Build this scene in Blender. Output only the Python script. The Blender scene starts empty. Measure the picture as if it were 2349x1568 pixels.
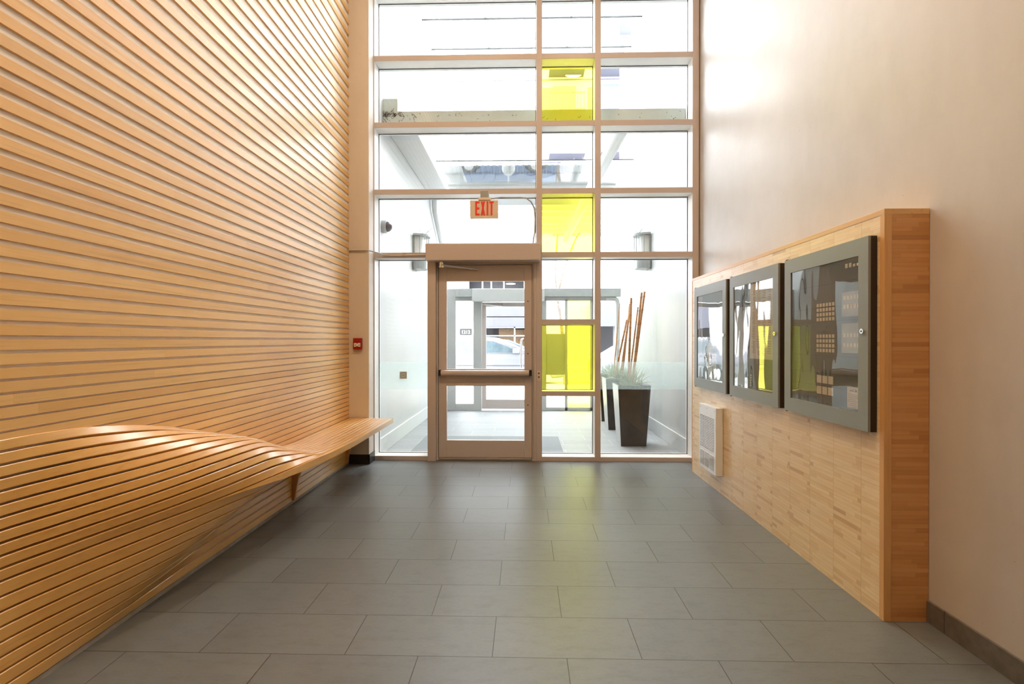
import bpy, math, random
from mathutils import Vector, Matrix
random.seed(7)
scene = bpy.context.scene
COL = scene.collection
R = math.radians

# ------------------------------------------------------------------ materials
def newmat(name):
    m = bpy.data.materials.new(name); m.use_nodes = True
    nt = m.node_tree; nt.nodes.clear()
    out = nt.nodes.new('ShaderNodeOutputMaterial')
    return m, nt, out
def N(nt, t, **kw):
    n = nt.nodes.new(t)
    for k, v in kw.items(): setattr(n, k, v)
    return n
def L(nt, a, b): nt.links.new(a, b)
def math_n(nt, op, a, b=None):
    n = N(nt, 'ShaderNodeMath', operation=op)
    for i, v in enumerate((a, b)):
        if v is None: continue
        if isinstance(v, (int, float)): n.inputs[i].default_value = v
        else: L(nt, v, n.inputs[i])
    return n.outputs[0]
def mixc(nt, fac, a, b, blend='MIX'):
    n = N(nt, 'ShaderNodeMix', data_type='RGBA', blend_type=blend)
    for i, v in ((0, fac), (6, a), (7, b)):
        if isinstance(v, (int, float)): n.inputs[i].default_value = v
        elif isinstance(v, tuple): n.inputs[i].default_value = (*v, 1)
        else: L(nt, v, n.inputs[i])
    return n.outputs[2]
def bsdf(nt, out, color, rough=.5, metal=0., spec=.5, coat=0., bump=None, bstr=.2, bdist=.01, coat_rough=.1):
    p = N(nt, 'ShaderNodeBsdfPrincipled')
    if isinstance(color, tuple): p.inputs['Base Color'].default_value = (*color, 1)
    else: L(nt, color, p.inputs['Base Color'])
    if isinstance(rough, (int, float)): p.inputs['Roughness'].default_value = rough
    else: L(nt, rough, p.inputs['Roughness'])
    p.inputs['Metallic'].default_value = metal
    p.inputs['Specular IOR Level'].default_value = spec
    p.inputs['Coat Weight'].default_value = coat
    p.inputs['Coat Roughness'].default_value = coat_rough
    if bump is not None:
        b = N(nt, 'ShaderNodeBump'); b.inputs['Strength'].default_value = bstr; b.inputs['Distance'].default_value = bdist
        L(nt, bump, b.inputs['Height']); L(nt, b.outputs[0], p.inputs['Normal'])
    L(nt, p.outputs[0], out.inputs[0])
    return p
def noise(nt, vec, scale=5., detail=3., rough=.5, mapscale=None, out='Fac'):
    if mapscale:
        mp = N(nt, 'ShaderNodeMapping'); mp.inputs['Scale'].default_value = mapscale
        L(nt, vec, mp.inputs[0]); vec = mp.outputs[0]
    n = N(nt, 'ShaderNodeTexNoise'); n.inputs['Scale'].default_value = scale
    n.inputs['Detail'].default_value = detail; n.inputs['Roughness'].default_value = rough
    L(nt, vec, n.inputs['Vector'])
    return n.outputs[out]
def objvec(nt): return N(nt, 'ShaderNodeTexCoord').outputs['Object']
def ramp(nt, fac, stops):
    r = N(nt, 'ShaderNodeValToRGB'); els = r.color_ramp.elements
    while len(els) < len(stops): els.new(.5)
    for e, (p, c) in zip(els, stops):
        e.position = p; e.color = (*c, 1)
    L(nt, fac, r.inputs[0]); return r.outputs[0]

def m_plain(name, color, rough=.5, metal=0., spec=.5, var=.06, nscale=12., bstr=.0, coat=0.):
    m, nt, out = newmat(name); v = objvec(nt)
    n = noise(nt, v, nscale, 4.)
    dark = tuple(c * (1 - var) for c in color); lite = tuple(min(1, c * (1 + var)) for c in color)
    c = ramp(nt, n, [(.3, dark), (.7, lite)])
    bsdf(nt, out, c, rough, metal, spec, coat, n if bstr else None, bstr, .003)
    return m
def m_wood_slat(name, ca, cb, cc, rough=.36, axis='Y', coat=.25):
    m, nt, out = newmat(name); v = objvec(nt)
    g = N(nt, 'ShaderNodeNewGeometry').outputs['Random Per Island']
    ms = {'Y': (45, 1.3, 45), 'Z': (45, 45, 1.3), 'X': (1.3, 45, 45)}[axis]
    off = N(nt, 'ShaderNodeVectorMath', operation='ADD'); L(nt, v, off.inputs[0])
    cmb = N(nt, 'ShaderNodeCombineXYZ'); r7 = math_n(nt, 'MULTIPLY', g, 37.)
    for i in range(3): L(nt, r7, cmb.inputs[i])
    L(nt, cmb.outputs[0], off.inputs[1]); v2 = off.outputs[0]
    n1 = noise(nt, v2, 1.4, 5., .6, ms)
    n2 = noise(nt, v2, .8, 2., .5, tuple(x * .12 for x in ms))
    base = ramp(nt, g, [(0., ca), (.35, cb), (.7, cc), (1., tuple(x * .93 for x in cb))])
    grain = ramp(nt, n1, [(.25, (.80, .74, .68)), (.5, (1, 1, 1)), (.8, (.93, .89, .84))])
    blot = ramp(nt, n2, [(.3, (.90, .85, .80)), (.6, (1, 1, 1))])
    c = mixc(nt, .8, base, grain, 'MULTIPLY'); c = mixc(nt, .8, c, blot, 'MULTIPLY')
    rg = N(nt, 'ShaderNodeMapRange'); L(nt, n1, rg.inputs[0]); rg.inputs[3].default_value = rough - .05; rg.inputs[4].default_value = rough + .1
    bsdf(nt, out, c, rg.outputs[0], 0, .5, coat, n1, .06, .002, .3)
    return m
def m_parquet(name, tones, u='Y', bw=.2255, u0=.0, rh=.0205, rough=.42):
    m, nt, out = newmat(name); v = objvec(nt)
    s = N(nt, 'ShaderNodeSeparateXYZ'); L(nt, v, s.inputs[0])
    uu = math_n(nt, 'DIVIDE', math_n(nt, 'SUBTRACT', s.outputs[u], u0), bw)
    vv = math_n(nt, 'DIVIDE', s.outputs['Z'], rh)
    fu = math_n(nt, 'FLOOR', uu); fv = math_n(nt, 'FLOOR', vv)
    # inside a block of strips, some strips are joined from two lengths
    c = N(nt, 'ShaderNodeCombineXYZ'); L(nt, fu, c.inputs[0]); L(nt, fv, c.inputs[1])
    w = N(nt, 'ShaderNodeTexWhiteNoise', noise_dimensions='3D'); L(nt, c.outputs[0], w.inputs[0])
    part = math_n(nt, 'GREATER_THAN', math_n(nt, 'FRACT', uu), math_n(nt, 'ADD', math_n(nt, 'MULTIPLY', w.outputs[0], .8), .1))
    c2 = N(nt, 'ShaderNodeCombineXYZ'); L(nt, fu, c2.inputs[0]); L(nt, fv, c2.inputs[1]); L(nt, part, c2.inputs[2])
    w2 = N(nt, 'ShaderNodeTexWhiteNoise', noise_dimensions='3D'); L(nt, c2.outputs[0], w2.inputs[0])
    base = ramp(nt, w2.outputs[0], [(0., tones[0]), (.12, tones[1]), (.55, tones[2]), (1., tones[3])])
    ms = (60, 3, 60) if u == 'Y' else (3, 60, 60)
    n1 = noise(nt, v, 1.5, 5., .65, ms)
    grain = ramp(nt, n1, [(.3, (.86, .80, .74)), (.6, (1, 1, 1))])
    col = mixc(nt, .7, base, grain, 'MULTIPLY')
    # hairline joints
    du = math_n(nt, 'ABSOLUTE', math_n(nt, 'SUBTRACT', math_n(nt, 'FRACT', uu), .5))
    dv = math_n(nt, 'ABSOLUTE', math_n(nt, 'SUBTRACT', math_n(nt, 'FRACT', vv), .5))
    ju = math_n(nt, 'GREATER_THAN', du, .5 - .0012 / bw); jv = math_n(nt, 'GREATER_THAN', dv, .5 - .0007 / rh)
    j = math_n(nt, 'MAXIMUM', math_n(nt, 'MULTIPLY', ju, .55), math_n(nt, 'MULTIPLY', jv, .35))
    col = mixc(nt, j, col, tuple(t * .45 for t in tones[1]))
    bsdf(nt, out, col, rough, 0, .5, .4, n1, .04, .001, .3)
    return m
def m_tiles(name, c1, c2, bw=.612, rh=.3055, x0=.0, y0=.0, rough=.38, grout=(.035, .034, .032)):
    m, nt, out = newmat(name); v = objvec(nt)
    mp = N(nt, 'ShaderNodeMapping'); mp.inputs['Location'].default_value = (x0, y0, 0); L(nt, v, mp.inputs[0])
    b = N(nt, 'ShaderNodeTexBrick', offset=.5, offset_frequency=2)
    L(nt, mp.outputs[0], b.inputs['Vector'])
    b.inputs['Scale'].default_value = 1.; b.inputs['Mortar Size'].default_value = .0022
    b.inputs['Mortar Smooth'].default_value = .35; b.inputs['Brick Width'].default_value = bw; b.inputs['Row Height'].default_value = rh
    b.inputs['Color1'].default_value = (0, 0, 0, 1); b.inputs['Color2'].default_value = (1, 1, 1, 1); b.inputs['Mortar'].default_value = (.5, .5, .5, 1)
    n1 = noise(nt, v, 2.2, 6., .62, (1., 2.6, 1)); n2 = noise(nt, v, 60., 3., .7, (1., 1.8, 1)); n3 = noise(nt, v, 9., 6., .7, (1., 2.4, 1))
    tile = mixc(nt, .35, ramp(nt, b.outputs['Color'], [(0, c1), (1, c2)]), ramp(nt, n1, [(.3, c1), (.7, c2)]))
    tile = mixc(nt, .8, tile, ramp(nt, n3, [(.32, (.80, .79, .77)), (.52, (1, 1, 1)), (.8, (1.0, 1.0, 1.0))]), 'MULTIPLY')
    tile = mixc(nt, .6, tile, ramp(nt, n2, [(.3, (.88, .88, .87)), (.6, (1, 1, 1))]), 'MULTIPLY')
    col = mixc(nt, b.outputs['Fac'], tile, grout)
    h = math_n(nt, 'SUBTRACT', math_n(nt, 'MULTIPLY', n2, .25), math_n(nt, 'MULTIPLY', b.outputs['Fac'], 1.2))
    rr = N(nt, 'ShaderNodeMapRange'); L(nt, n3, rr.inputs[0]); rr.inputs[3].default_value = rough - .06; rr.inputs[4].default_value = rough + .1
    bsdf(nt, out, col, rr.outputs[0], 0, .5, 0, h, .6, .004)
    return m
def m_plaster(name, c1, c2, rough=.42, bstr=.12):
    m, nt, out = newmat(name); v = objvec(nt)
    n1 = noise(nt, v, 1.1, 5., .6); n2 = noise(nt, v, 7., 5., .65, (1, 1, .35)); n3 = noise(nt, v, 90., 2.)
    col = ramp(nt, n1, [(.3, c1), (.7, c2)])
    col = mixc(nt, .5, col, ramp(nt, n2, [(.3, (.92, .90, .87)), (.6, (1, 1, 1))]), 'MULTIPLY')
    sp = noise(nt, v, 38., 1.); col = mixc(nt, math_n(nt, 'MULTIPLY', math_n(nt, 'GREATER_THAN', sp, .80), .4), col, (.25, .2, .16))
    h = math_n(nt, 'ADD', math_n(nt, 'MULTIPLY', n2, 1.), math_n(nt, 'MULTIPLY', n3, .12))
    rr = N(nt, 'ShaderNodeMapRange'); L(nt, n2, rr.inputs[0]); rr.inputs[3].default_value = rough - .08; rr.inputs[4].default_value = rough + .12
    bsdf(nt, out, col, rr.outputs[0], 0, .5, 0, h, bstr, .006)
    return m
def m_glass(name, tint=(.97, .985, .98), f0=.04, warp=0., gain=1., film=0.):
    m, nt, out = newmat(name)
    tr = N(nt, 'ShaderNodeBsdfTransparent'); tr.inputs[0].default_value = (*tint, 1)
    gl = N(nt, 'ShaderNodeBsdfGlossy'); gl.inputs['Roughness'].default_value = .0
    geo = N(nt, 'ShaderNodeNewGeometry'); nrm = geo.outputs['Normal']
    if warp:
        v = objvec(nt); n = noise(nt, v, 2.4, 2.2, .45, (1, 1.6, .45))
        b = N(nt, 'ShaderNodeBump'); b.inputs['Strength'].default_value = 1.; b.inputs['Distance'].default_value = warp
        L(nt, n, b.inputs['Height']); nrm = b.outputs[0]; L(nt, nrm, gl.inputs['Normal'])
    d = N(nt, 'ShaderNodeVectorMath', operation='DOT_PRODUCT'); L(nt, geo.outputs['Incoming'], d.inputs[0]); L(nt, nrm, d.inputs[1])
    c = math_n(nt, 'ABSOLUTE', d.outputs['Value'])
    f = math_n(nt, 'POWER', math_n(nt, 'SUBTRACT', 1., c), 5.)
    f = math_n(nt, 'ADD', math_n(nt, 'MULTIPLY', f, (1 - f0) * gain), f0 * gain)
    f = math_n(nt, 'MINIMUM', f, 1.)
    mx = N(nt, 'ShaderNodeMixShader'); L(nt, f, mx.inputs[0]); L(nt, tr.outputs[0], mx.inputs[1]); L(nt, gl.outputs[0], mx.inputs[2])
    L(nt, mx.outputs[0], out.inputs[0]); return m
def m_frost(name, amount=.3):
    m, nt, out = newmat(name)
    v = objvec(nt); n = noise(nt, v, 40.)
    tr = N(nt, 'ShaderNodeBsdfTransparent'); tr.inputs[0].default_value = (.93, .96, .95, 1)
    df = N(nt, 'ShaderNodeBsdfTranslucent'); df.inputs[0].default_value = (.85, .9, .88, 1)
    mx = N(nt, 'ShaderNodeMixShader'); L(nt, math_n(nt, 'ADD', math_n(nt, 'MULTIPLY', n, .02), amount), mx.inputs[0])
    L(nt, tr.outputs[0], mx.inputs[1]); L(nt, df.outputs[0], mx.inputs[2]); L(nt, mx.outputs[0], out.inputs[0]); return m
def m_emit(name, color, strength):
    m, nt, out = newmat(name); e = N(nt, 'ShaderNodeEmission'); e.inputs[0].default_value = (*color, 1); e.inputs[1].default_value = strength
    L(nt, e.outputs[0], out.inputs[0]); return m

M = {}
M['slat'] = m_wood_slat('slat wood', (.76, .45, .145), (.84, .53, .20), (.80, .48, .165))
M['bench'] = m_wood_slat('bench wood', (.70, .375, .085), (.78, .455, .125), (.74, .405, .10), rough=.22, coat=.8)
M['woodtrim'] = m_wood_slat('panel edge wood', (.70, .40, .15), (.74, .44, .18), (.70, .38, .14), axis='Z')
M['woodtrimY'] = m_wood_slat('panel cap wood', (.74, .46, .20), (.78, .50, .23), (.74, .44, .18), axis='Y')
M['bracket'] = m_wood_slat('bracket plywood', (.52, .27, .09), (.56, .30, .11), (.52, .27, .09), axis='Z')
ton = [(.66, .44, .23), (.82, .61, .36), (.88, .69, .44), (.92, .75, .51)]
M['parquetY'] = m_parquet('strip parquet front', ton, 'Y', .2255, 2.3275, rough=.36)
M['parquetX'] = m_parquet('shaded strip parquet', [(.50, .24, .08), (.58, .29, .10), (.65, .34, .125), (.70, .38, .15)], 'X', .3, 1.6)  # end face tones darkened and warmed to stand for its shade
M['tile'] = m_tiles('grey porcelain tile', (.132, .143, .149), (.160, .173, .180), x0=.133 + .306, y0=-2.079 + .3055 * 40, rough=.34)
M['tileout'] = m_tiles('passage tile', (.25, .26, .265), (.30, .31, .315), x0=.433, y0=-2.079 + .3055 * 40, rough=.5, grout=(.55, .55, .54))
M['tilebase'] = m_plain('skirting tile', (.15, .143, .135), .4, nscale=30, var=.18)
M['plaster'] = m_plaster('polished plaster', (.545, .53, .53), (.615, .61, .615), .42)
M['paint'] = m_plaster('painted drywall', (.66, .60, .53), (.69, .63, .56), .55, .03)
M['woodwall'] = m_plain('walnut veneer', (.30, .20, .12), .5, var=.1)
M['backing'] = m_plain('pale backing board', (.88, .85, .80), .6, var=.03)
M['basestrip'] = m_plain('dusty skirting strip', (.34, .31, .27), .6, var=.15)
M['ceil'] = m_plain('ceiling paint', (.85, .84, .81), .7, var=.02)
M['outwall'] = m_plaster('passage wall paint', (.47, .49, .49), (.52, .535, .54), .35, .03)
M['frame'] = m_plain('painted aluminium', (.55, .495, .475), .38, nscale=300, var=.04)
M['reveal'] = m_plain('daylight whitened reveal', (.84, .84, .83), .35, var=.02)  # whiter than the frame faces: daylight on the inner sides put into the colour
M['framedk'] = m_plain('gasket', (.03, .03, .03), .5)
M['black'] = m_plain('black plastic', (.018, .017, .016), .4)
M['blackbase'] = m_plain('black skirting', (.02, .02, .02), .5)
M['cab'] = m_plain('grey powder coat', (.25, .28, .28), .38, nscale=400, var=.10, bstr=.02)
M['cabside'] = m_plain('dark cabinet side', (.025, .020, .016), .45)
M['steel'] = m_plain('brushed steel', (.62, .61, .59), .28, metal=1., nscale=80)
M['chrome'] = m_plain('chrome', (.8, .79, .77), .12, metal=1.)
M['heater'] = m_plain('white enamel', (.80, .85, .89), .3, var=.02, coat=.6)
M['slot'] = m_plain('dark slot', (.06, .058, .055), .6)
M['glass'] = m_glass('window glass', (.985, .992, .988))
M['yellow'] = m_glass('yellow tinted glass', (1., .96, .36))
M['yellowpale'] = m_glass('pale yellow glass', (.985, .98, .45))
M['acry'] = m_glass('warped acrylic', (.96, .97, .96), .045, warp=.006, gain=2.8)
M['band'] = m_frost('frosted band', .13)
M['red'] = m_plain('red enamel', (.33, .008, .01), .35)
M['exitred'] = m_plain('red lettering', (.80, .05, .02), .4, var=.02)
M['exitbody'] = m_plain('exit sign casing', (.72, .62, .50), .45, var=.02)
M['label'] = m_plain('cream label', (.80, .74, .62), .5, var=.03)
M['paper'] = m_plain('paper', (.80, .78, .73), .6, var=.03)
M['ink'] = m_plain('ink', (.16, .15, .14), .6)
M['panelgrey'] = m_plain('intercom panel grey', (.11, .112, .11), .35, var=.05)
M['panellight'] = m_plain('intercom panel silver', (.42, .43, .43), .3, var=.04)
M['planter'] = m_plain('dark stained planter', (.030, .024, .021), .4, nscale=5, var=.6, bstr=.05)
M['planteredge'] = m_plain('planter side', (.42, .41, .40), .35, var=.05)
M['soil'] = m_plain('soil', (.06, .045, .03), .9, var=.4, nscale=60, bstr=.4)
M['bamboo'] = m_plain('bamboo', (.50, .24, .09), .45, nscale=30, var=.2)
M['node'] = m_plain('bamboo node', (.28, .13, .06), .5)
M['grass'] = m_plain('pale grass', (.36, .42, .20), .6, nscale=20, var=.25)
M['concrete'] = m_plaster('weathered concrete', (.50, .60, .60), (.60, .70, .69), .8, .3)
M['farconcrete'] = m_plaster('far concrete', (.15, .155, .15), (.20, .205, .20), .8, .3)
M['corrdark'] = m_plain('dark corrugated metal', (.075, .08, .08), .5)  # base colour darkened so the bright sky does not wash it out
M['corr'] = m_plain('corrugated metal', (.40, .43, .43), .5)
M['vine'] = m_plain('dry vine', (.035, .03, .033), .8)
M['whitemetal'] = m_plain('white metal', (.56, .58, .58), .4, var=.02)
M['soffit'] = m_plain('soffit', (.60, .61, .61), .6, var=.02)
M['ribgrey'] = m_plain('soffit rib paint', (.46, .47, .47), .6, var=.02)
M['lantern'] = m_plain('lantern metal', (.34, .37, .37), .35)
M['lampwhite'] = m_plain('opal glass', (.8, .82, .82), .3, var=.01)
M['plate'] = m_plain('number plate', (.012, .012, .014), .6)
M['mat'] = m_plain('entrance mat', (.20, .21, .22), .9, nscale=250, var=.3, bstr=.3)
M['dome'] = m_plain('smoked dome', (.10, .10, .13), .12, var=.1)
M['road'] = m_plain('asphalt', (.30, .30, .31), .8, nscale=80, var=.1)
M['walk'] = m_plain('sidewalk concrete', (.50, .49, .48), .8, nscale=40, var=.06)
M['bldwhite'] = m_plain('white stucco', (.40, .40, .42), .7, var=.03, nscale=3)
M['bldgrey'] = m_plain('grey cladding', (.075, .075, .10), .6, var=.05, nscale=3)
M['blddark'] = m_plain('dark shopfront', (.05, .053, .065), .5, var=.15)
M['brick'] = m_plain('brown stone veneer', (.12, .075, .04), .8, nscale=22, var=.6, bstr=.5)
M['winblue'] = m_plain('window blue', (.09, .125, .165), .12, var=.1)
M['carpaint'] = m_plain('silver car paint', (.15, .155, .18), .25, metal=.2, var=.02)
M['carglass'] = m_plain('car window', (.06, .085, .10), .06, var=.15)
M['cardark'] = m_plain('car trim', (.05, .05, .06), .4)
M['carblue'] = m_plain('dark blue car paint', (.05, .08, .14), .25)
M['tyre'] = m_plain('tyre', (.025, .025, .025), .7)
M['redpaint'] = m_plain('red car paint', (.60, .04, .05), .3)
M['bark'] = m_plain('bark', (.11, .09, .075), .9, nscale=25, var=.4, bstr=.5)
M['leaf'] = m_plain('autumn twig', (.42, .20, .12), .8, var=.3)
M['bulb'] = m_emit('warm lamp diffuser', (1., .74, .46), 9.)
M['bulbout'] = m_emit('shop ceiling lamp', (1., .85, .6), 3.)

# ------------------------------------------------------------------ mesh helpers
class MB:
    def __init__(s): s.v = []; s.f = []; s.mi = []; s.pieces = []
    def add(s, vs, fs, mi=0):
        s.pieces.append((list(vs), list(fs), mi)); o = len(s.v); s.v += [tuple(p) for p in vs]; s.f += [tuple(o + i for i in f) for f in fs]; s.mi += [mi] * len(fs); return s
    def box(s, x0, x1, y0, y1, z0, z1, mi=0):
        if x0 > x1: x0, x1 = x1, x0
        if y0 > y1: y0, y1 = y1, y0
        if z0 > z1: z0, z1 = z1, z0
        return s.add([(x0, y0, z0), (x1, y0, z0), (x1, y1, z0), (x0, y1, z0), (x0, y0, z1), (x1, y0, z1), (x1, y1, z1), (x0, y1, z1)],
                     [(0, 3, 2, 1), (4, 5, 6, 7), (0, 1, 5, 4), (1, 2, 6, 5), (2, 3, 7, 6), (3, 0, 4, 7)], mi)
    def prism(s, pts, fn, a, b, mi=0):
        """polygon pts (u,v) extruded from a to b; fn(u,v,w)->xyz"""
        n = len(pts); vs = [fn(u, v, a) for u, v in pts] + [fn(u, v, b) for u, v in pts]
        fs = [tuple(range(n))[::-1], tuple(range(n, 2 * n))] + [(i, (i + 1) % n, n + (i + 1) % n, n + i) for i in range(n)]
        return s.add(vs, fs, mi)
    def loft(s, secs, mi=0, cap=True):
        n = len(secs[0]); vs = [p for c in secs for p in c]; fs = []
        for k in range(len(secs) - 1):
            for i in range(n): fs.append((k * n + i, k * n + (i + 1) % n, (k + 1) * n + (i + 1) % n, (k + 1) * n + i))
        if cap: fs += [tuple(range(n))[::-1], tuple(range((len(secs) - 1) * n, len(secs) * n))]
        return s.add(vs, fs, mi)
    def tube(s, pts, r, n=10, mi=0, cap=True):
        pts = [Vector(p) for p in pts]; rs = r if isinstance(r, (list, tuple)) else [r] * len(pts); secs = []
        up = None
        for i, p in enumerate(pts):
            t = (pts[min(i + 1, len(pts) - 1)] - pts[max(i - 1, 0)]).normalized()
            if up is None: up = Vector((0, 0, 1)) if abs(t.z) < .9 else Vector((0, 1, 0))
            a = t.cross(up).normalized(); b = a.cross(t).normalized(); up = b
            secs.append([tuple(p + (a * math.cos(q) + b * math.sin(q)) * rs[i]) for q in [2 * math.pi * k / n for k in range(n)]])
        return s.loft(secs, mi, cap)
    def cyl(s, a, b, r, n=20, mi=0): return s.tube([a, b], r, n, mi)
    def build(s, name, mats, parent=None, smooth=False, bevel=0., **props):
        me = bpy.data.meshes.new(name); me.from_pydata(s.v, [], s.f)
        if not isinstance(mats, (list, tuple)): mats = [mats]
        for m in mats: me.materials.append(m)
        for p, i in zip(me.polygons, s.mi): p.material_index = i; p.use_smooth = smooth
        me.update(); me.validate()
        import bmesh as _b
        bm = _b.new(); bm.from_mesh(me); _b.ops.recalc_face_normals(bm, faces=bm.faces); bm.to_mesh(me); bm.free()
        o = bpy.data.objects.new(name, me); COL.objects.link(o)
        if bevel:
            md = o.modifiers.new('bevel', 'BEVEL'); md.width = bevel; md.segments = 2; md.limit_method = 'ANGLE'; md.angle_limit = R(40)
        if smooth and not bevel:
            try: me.set_sharp_from_angle(angle=R(40))
            except Exception: pass
        if parent is not None:
            o.parent = parent
            o.matrix_parent_inverse = Matrix.Translation(parent.location).inverted() if parent.type == 'EMPTY' or parent.location.length else Matrix()
        for k, v in props.items(): o[k] = v
        return o
def build_each(mb, name, mats, parent=None, **kw):
    """every add() call becomes an object of its own"""
    out = []
    for (v, f, mi) in mb.pieces:
        m2 = MB(); m2.add(v, f, mi); out.append(m2.build(name, mats, parent, **kw))
    return out
def empty(name, loc, **props):
    o = bpy.data.objects.new(name, None); o.location = loc; o.empty_display_size = .1; COL.objects.link(o)
    for k, v in props.items(): o[k] = v
    return o
def thing(name, loc, label, category, group=None):
    o = empty(name, loc, label=label, category=category)
    if group: o['group'] = group
    return o
def tagd(label, category, group=None):
    d = dict(label=label, category=category)
    if group: d['group'] = group
    return d
def B(*a): return MB().box(*a)
ST = dict(kind='structure')
def lerp(a, b, t): return a + (b - a) * t
def sst(a, b, x):
    t = min(1, max(0, (x - a) / (b - a))); return t * t * (3 - 2 * t)
def table(xs, ys):
    def f(x):
        if x <= xs[0]: return ys[0]
        if x >= xs[-1]: return ys[-1]
        for i in range(len(xs) - 1):
            if x <= xs[i + 1]: break
        def sl(j):
            if j <= 0 or j >= len(xs) - 1: return 0.
            a = (ys[j] - ys[j - 1]) / (xs[j] - xs[j - 1]); b = (ys[j + 1] - ys[j]) / (xs[j + 1] - xs[j])
            return 0. if a * b <= 0 else 2 * a * b / (a + b)
        h = xs[i + 1] - xs[i]; t = (x - xs[i]) / h; m0 = sl(i) * h; m1 = sl(i + 1) * h
        return ys[i] * (2 * t**3 - 3 * t * t + 1) + m0 * (t**3 - 2 * t * t + t) + ys[i + 1] * (-2 * t**3 + 3 * t * t) + m1 * (t**3 - t * t)
    return f

# ------------------------------------------------------------------ room shell
XL, XR = -1.845, 1.868          # slat face plane, right wall
YW = 5.47                       # room face of the window frame
YG = 5.645                      # glass plane
YB = -3.2                       # back wall
ZC = 6.25
B(-2.0, 2.0, YB, YG + .02, -.12, 0.).build('floor', M['tile'], **ST)
B(-2.1, 2.1, YB - .1, YG + .1, ZC, ZC + .2).build('ceiling', M['ceil'], **ST)
B(XR, XR + .15, YB, YG + .03, -.12, ZC).build('wall_right', M['plaster'], **ST)
B(-2.1, 2.1, YB - .15, YB, -.12, ZC).build('wall_back', M['woodwall'], **ST)
wl = B(XL - .17, XL - .0112, YB, YG + .03, -.12, ZC).build('wall_left', M['backing'], **ST)
YCOL = 5.30
B(XL - .17, -1.636, YCOL, YG + .03, -.0, ZC).build('wall_corner', M['paint'], bevel=.006, **ST)
mb = MB(); mb.box(XL, -1.631, YCOL - .012, YCOL, 0, .10); mb.box(-1.636, -1.624, YCOL - .012, YW + .0, 0, .10)
mb.build('baseboard_corner', M['blackbase'], **ST)
mb = MB(); y = YB
while y < 2.39:
    mb.box(XR - .012, XR, y, min(y + .607, 2.392), 0, .10); y += .6105
mb.build('baseboard_right', M['tilebase'], bevel=.0015, **ST)
B(XL - .011, XL - .004, YB, YCOL, 0, .022).build('baseboard_left', M['basestrip'], **ST)
B(-2.0, 2.0, YB, YB + .012, 0, .10).build('baseboard_back', M['tilebase'], **ST)

# ------------------------------------------------------------------ bench surface
z0 = table([.6, 1.79, 2.0, 2.25, 2.5, 2.8, 3.1, 3.4, 3.7, 4.0, 5.5], [.953, .953, .947, .920, .875, .795, .685, .582, .515, .488, .487])
Xe = table([.6, 1.70, 1.95, 2.2, 2.55, 2.9, 3.1, 3.4, 3.7, 4.1, 5.5], [XL, -1.840, -1.79, -1.715, -1.60, -1.51, -1.475, -1.435, -1.40, -1.388, -1.385])
Ze = table([.6, 1.79, 2.2, 2.6, 3.0, 3.4, 3.8, 4.2, 5.5], [.450, .452, .462, .475, .490, .493, .490, .485, .482])
Bu = table([.6, 1.5, 1.8, 2.2, 2.6, 2.95, 3.3, 3.7, 4.1, 5.5], [0, 0, .012, .062, .108, .115, .062, .000, 0, 0])
NS, NL = 11, 8
XA = XL + .004
def prof(Y, t):
    A = Vector((XA, z0(Y))); Eo = Vector((Xe(Y), Ze(Y))); d = Eo - A
    n = Vector((-d.y, d.x)).normalized()
    k = 4 * t * (1 - t) * (1 + .25 * (t - .5))
    return A + d * t + n * Bu(Y) * k
def low(Y, k):                   # boundary k=0..NL under the seat edge
    q = sst(2.6, 3.4, Y); wallp = Vector((XL, lerp(.450, .430, q) - lerp(.0535, .0512, q) * k)); Eo = Vector((Xe(Y), Ze(Y) - .02 * q)); D = Vector((XL, .022))
    ch = Eo.lerp(D, k / NL) + Vector((.030 * math.sin(math.pi * k / NL) * sst(1.8, 2.3, Y), 0))
    yc = 3.62 - .155 * k; w = 1 - sst(yc - .55, yc + .25, Y)
    return wallp.lerp(ch, w)
def stations(a, b, st=.06):
    n = max(2, int((b - a) / st) + 1); return [a + (b - a) * i / (n - 1) for i in range(n)]
YS0, YS1 = -.6, 5.285
def strip(mb, fa, fb, ys, th):
    secs = []
    for Y in ys:
        a = fa(Y); b = fb(Y); d = (b - a); n = Vector((-d.y, d.x)).normalized()
        a2 = a - n * th; b2 = b - n * th; c = n * .0025; e = d.normalized() * .0025
        a2.x = max(a2.x, XL - .0105); b2.x = max(b2.x, XL - .0105)
        secs.append([(q.x, Y, q.y) for q in (a + e, b - e, b - c, b2, a2, a - c)])
    mb.loft(secs)
ys = stations(YS0, YS1, .035)
seat = MB(); gap = .0088
for k in range(NS):
    fa = (lambda k: lambda Y: prof(Y, (k + gap / .092) / NS))(k); fb = (lambda k: lambda Y: prof(Y, (k + 1 - gap / .092) / NS))(k)
    strip(seat, fa, fb, ys, .022)
bench = thing('slatted_bench', (XL, 4.2, 0), 'undulating wooden slat bench growing out of the left wall', 'bench')
so = seat.build('seat', M['bench'], bench, smooth=True)
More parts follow.
